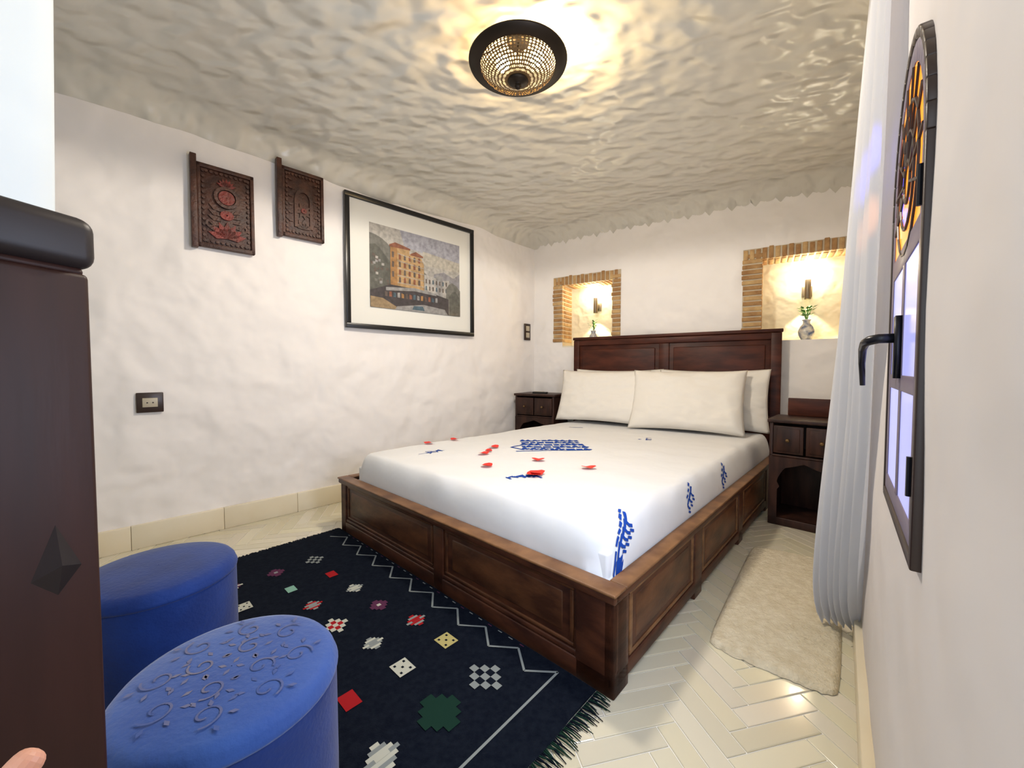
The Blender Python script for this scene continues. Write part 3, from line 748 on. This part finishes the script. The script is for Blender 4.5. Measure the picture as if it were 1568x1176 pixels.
g=Geo(f); g.lathe([(.045,-.066),(.048,-.072),(.036,-.080),(.016,-.084),(.012,-.090),(.016,-.096),(.010,-.104),(.001,-.108)],32); g.make('finial',M['brassdk'],parent=root,smooth=True)
g=Geo(f)
for k in range(3):
    t=k*2.094+1.2; g.tube([(.19*math.cos(t),.19*math.sin(t),.008),(.03*math.cos(t),.03*math.sin(t),.105)],.0025)
g.lathe([(.001,.095),(.05,.097),(.055,.112),(.045,.125),(.001,.125)],24); g.tube([(0,0,.10),(0,0,.045)],.006)
g.make('suspension',M['brassdk'],parent=root,smooth=True)
for bx,by in((.085,-.02),(-.07,.02)):
    g=Geo(f); g.lathe([(.001,-.014),(.016,-.01),(.030,.012),(.032,.028),(.020,.046),(.001,.052)],16,cx=bx,cy=by); g.make('bulb',M['bulb'],parent=root,smooth=True)
for (lx,ly,lz,e,rr,cc) in((.19,.03,.04,10,.025,(1,.72,.34)),(-.08,.02,.05,3.6,.025,(1,.62,.24)),(0,0,-.14,58,.10,(1,.915,.80))):
    l=bpy.data.lights.new('lamp_light','SPOT' if lz<0 else 'POINT'); l.energy=e; l.color=cc; l.shadow_soft_size=rr; o=bpy.data.objects.new('lamp_light',l); COL.objects.link(o); o.location=(X+lx,Y+ly,Z+lz); o.parent=root
    if lz<0: l.spot_size=math.radians(178); l.spot_blend=.12  # wide downward spot below the finial, added to brighten the room

# ---------------------------------------------------------------- window in right wall
root=empty('window_1'); c0=.825; hw=.19; zb=.765; sp=1.285
def arch(hw_,zb_,top_,N=20):
    pts=[(c0-hw_,zb_),(c0-hw_,sp)]
    for k in range(1,N): t=math.pi-math.pi*k/N; pts.append((c0+hw_*math.cos(t),sp+(top_-sp)*math.sin(t)))
    pts+=[(c0+hw_,sp),(c0+hw_,zb_)]; return pts
def archring(g,o_,i_,n0,n1,mi=0):
    for k in range(len(o_)):
        k2=(k+1)%len(o_); g.poly([o_[k],o_[k2],i_[k2],i_[k]],n0,n1,mi)
g=Geo(RW); archring(g,arch(.203,zb-.015,sp+.215),arch(.190,zb+.003,sp+.201),-.01,.006); g.make('outer_frame',M['winwood'],parent=root,bevel=.002)
g=Geo(RW); archring(g,arch(.189,zb+.004,sp+.200),arch(.160,zb+.034,sp+.172),.0,.004); g.box(c0-.165,c0+.165,sp-.12,sp-.085,.0,.004); g.box(c0-.165,c0+.165,sp-.32,sp-.295,.0,.004); g.box(c0-.014,c0+.014,zb+.03,sp-.10,0,.004)
g.make('casement',M['winleaf'],parent=root,bevel=.001)
g=Geo(RW); a=arch(.162,sp-.10,sp+.174); g.flat(a,.0025); g.make('stained_glass',M['g_or'],parent=root)
g=Geo(RW); g.flat([(c0-.162,zb+.032),(c0+.162,zb+.032),(c0+.162,sp-.11),(c0-.162,sp-.11)],.0025); g.make('pane',M['g_clear'],parent=root)
g=Geo(RW)
for k in range(10):
    t=-.3+(math.pi+.6)*k/9; g.tube([(c0+.035*math.cos(t),sp+.01+.035*math.sin(t),.003),(c0+.160*math.cos(t),sp+.01+.160*math.sin(t),.003)],.0028,6)
for R in(.035,.08,.125): g.tube([(c0+R*math.cos(2*math.pi*k/20),sp+.01+R*math.sin(2*math.pi*k/20)*.90,.003) for k in range(21)],.0028,6)
g.make('tracery',M['winwood'],parent=root)
g=Geo(RW)
for k in range(10): 
    t=2*math.pi*k/10+.3; g.flat([(c0+.04*math.cos(t),sp+.01+.04*math.sin(t)),(c0+.076*math.cos(t-.25),sp+.01+.068*math.sin(t-.25)),(c0+.076*math.cos(t+.25),sp+.01+.068*math.sin(t+.25))],.0030)
g.make('blue_glass',M['g_blue'],parent=root)
g=Geo(RW); g.box(c0-.010,c0+.020,.985,1.085,.004,.012); g.tube([(c0+.005,1.05,.008),(c0+.005,1.05,.030),(c0+.008,1.048,.040),(c0+.030,1.045,.046),(c0+.065,1.035,.048),(c0+.080,1.01,.048),(c0+.083,.970,.046)],[.008,.008,.008,.007,.006,.005,.004],10)
g.make('handle',M['metalblk'],parent=root,smooth=True)
g=Geo(RW)
for z in(.84,1.20): g.tube([(c0-.190,z,.008),(c0-.190,z+.05,.008)],.003,8)
g.make('hinges',M['metalblk'],parent=root)

# ---------------------------------------------------------------- curtain
V=[];Fc=[];na,nb=190,64
def lerp(a,b,t): return a+(b-a)*t
for j in range(nb+1):
    t=j/nb; z=.03+t*2.42
    k=t**.75
    A0=(lerp(1.205,1.165,t),lerp(1.52,1.26,t)); 
    kk=min(1,k*1.5)
    B0=(lerp(1.315,.735,kk),lerp(1.455,.790,kk))
    for i in range(na+1):
        s=i/na
        x=lerp(A0[0],B0[0],s); y=lerp(A0[1],B0[1],s)
        dx,dy=B0[0]-A0[0],B0[1]-A0[1]; L=math.hypot(dx,dy); nx_,ny_=dy/L,-dx/L
        if nx_>0: nx_,ny_=-nx_,-ny_
        amp=lerp(.026,.018,t)*(1-.65*s*min(1,t*3)); ph=s*2*math.pi*6+1.2*math.sin(t*2)
        w=amp*(1+math.sin(ph))*.8+.006*math.sin(ph*1.7+t*5)*(1-.6*s)
        V.append((x+nx_*w,y+ny_*w,z))
for j in range(nb):
    for i in range(na): k=j*(na+1)+i; Fc.append((k,k+1,k+na+2,k+na+1))
cr=empty('curtain')
mk('curtain_cloth',V,Fc,M['curtain'],smooth=True,parent=cr)
g=Geo(); g.tube([(1.20,1.30,2.44),(.60,.70,2.44)],.010,10); g.make('curtain_rod',M['brassdk'],parent=cr)

# ---------------------------------------------------------------- photographer's hand (fingertip in lower-left corner)
vs_=[];es=[];rs=[]
OFF=Vector((.042,0,.049))
def chain(pts,rad_,start=None):
    prev=start
    for p,r_ in zip(pts,rad_):
        vs_.append(tuple(Vector(p)+OFF)); rs.append(r_)
        if prev is not None: es.append((prev,len(vs_)-1))
        prev=len(vs_)-1
    return prev
chain([(-.345,.03,.585)],[.024])
chain([(-.36,-.10,.54),(-.38,-.24,.50)],[.029,.036],0)
chain([(-.345,.075,.625)],[.026],0)
pal=len(vs_)-1
tips={'index':((-.322,.118,.668),(-.308,.160,.712),(-.300,.188,.735),(-.296,.206,.748)),
'middle':((-.345,.122,.668),(-.342,.170,.712),(-.340,.198,.732),(-.338,.218,.742)),
'ring':((-.366,.116,.664),(-.372,.160,.704),(-.374,.186,.720),(-.374,.204,.728)),
'little':((-.384,.104,.656),(-.396,.138,.686),(-.402,.158,.698),(-.405,.172,.704))}
for k,(nm,p) in enumerate(tips.items()): chain(p,[.0125,.0100,.0092,.0078] if nm!='little' else [.010,.0078,.007,.0058],pal)
chain([(-.318,.072,.625),(-.292,.098,.640),(-.278,.122,.656),(-.272,.138,.668)],[.014,.011,.0095,.0075],0)
me=bpy.data.meshes.new('photographer_hand'); me.from_pydata(vs_,es,[]); o=bpy.data.objects.new('photographer_hand',me); COL.objects.link(o); me.materials.append(M['skin'])
sk=o.modifiers.new('skin','SKIN')
if not me.skin_vertices:
    bm=bmesh.new(); bm.from_mesh(me); bm.verts.layers.skin.verify(); bm.to_mesh(me); bm.free()
for i,r_ in enumerate(rs): 
    d=me.skin_vertices[0].data[i]; d.radius=(r_,r_); d.use_root=(i==0)
sb=o.modifiers.new('sub','SUBSURF'); sb.levels=2; sb.render_levels=2

# ---------------------------------------------------------------- lights
def area(name,loc,rot_to,sx,sy,e,col):
    l=bpy.data.lights.new(name,'AREA'); l.shape='RECTANGLE'; l.size=sx; l.size_y=sy; l.energy=e; l.color=col
    o=bpy.data.objects.new(name,l); COL.objects.link(o); o.location=loc
    o.rotation_euler=(Vector(rot_to)-Vector(loc)).to_track_quat('-Z','Y').to_euler(); return o
area('doorway_daylight',(-.38,-.45,1.35),(-.1,3,1.2),.6,1.9,6,(.72,.87,1.0))
area('window_daylight',RW(c0,1.1,.10),(RW(c0,.9,2)),.30,.55,10,(.68,.79,1.0))
def spot(name,loc,to,e,col,sz):
    l=bpy.data.lights.new(name,'SPOT'); l.energy=e; l.color=col; l.spot_size=math.radians(sz); l.spot_blend=.8; l.shadow_soft_size=.01
    o=bpy.data.objects.new(name,l); COL.objects.link(o); o.location=loc; o.rotation_euler=(Vector(to)-Vector(loc)).to_track_quat('-Z','Y').to_euler()
spot('stained_light_blue',RW(.55,1.42,.20),(.94,1.03,1.50),26,(.08,.10,1.0),13)
spot('stained_light_orange',RW(.55,1.34,.20),(.94,1.03,1.35),14,(1.0,.34,.08),10)
w=bpy.data.worlds.new('World'); scene.world=w; w.use_nodes=True; bg=w.node_tree.nodes['Background']; bg.inputs[0].default_value=(.85,.93,1,1); bg.inputs[1].default_value=1.0

cam=bpy.data.cameras.new('camera'); co=bpy.data.objects.new('camera',cam); COL.objects.link(co)
cam.sensor_width=36; cam.sensor_fit='HORIZONTAL'; cam.lens=607/1568*36; cam.clip_start=.01
co.location=(0,0,1); co.rotation_euler=(math.radians(90)-math.atan(23/607),0,0); scene.camera=co
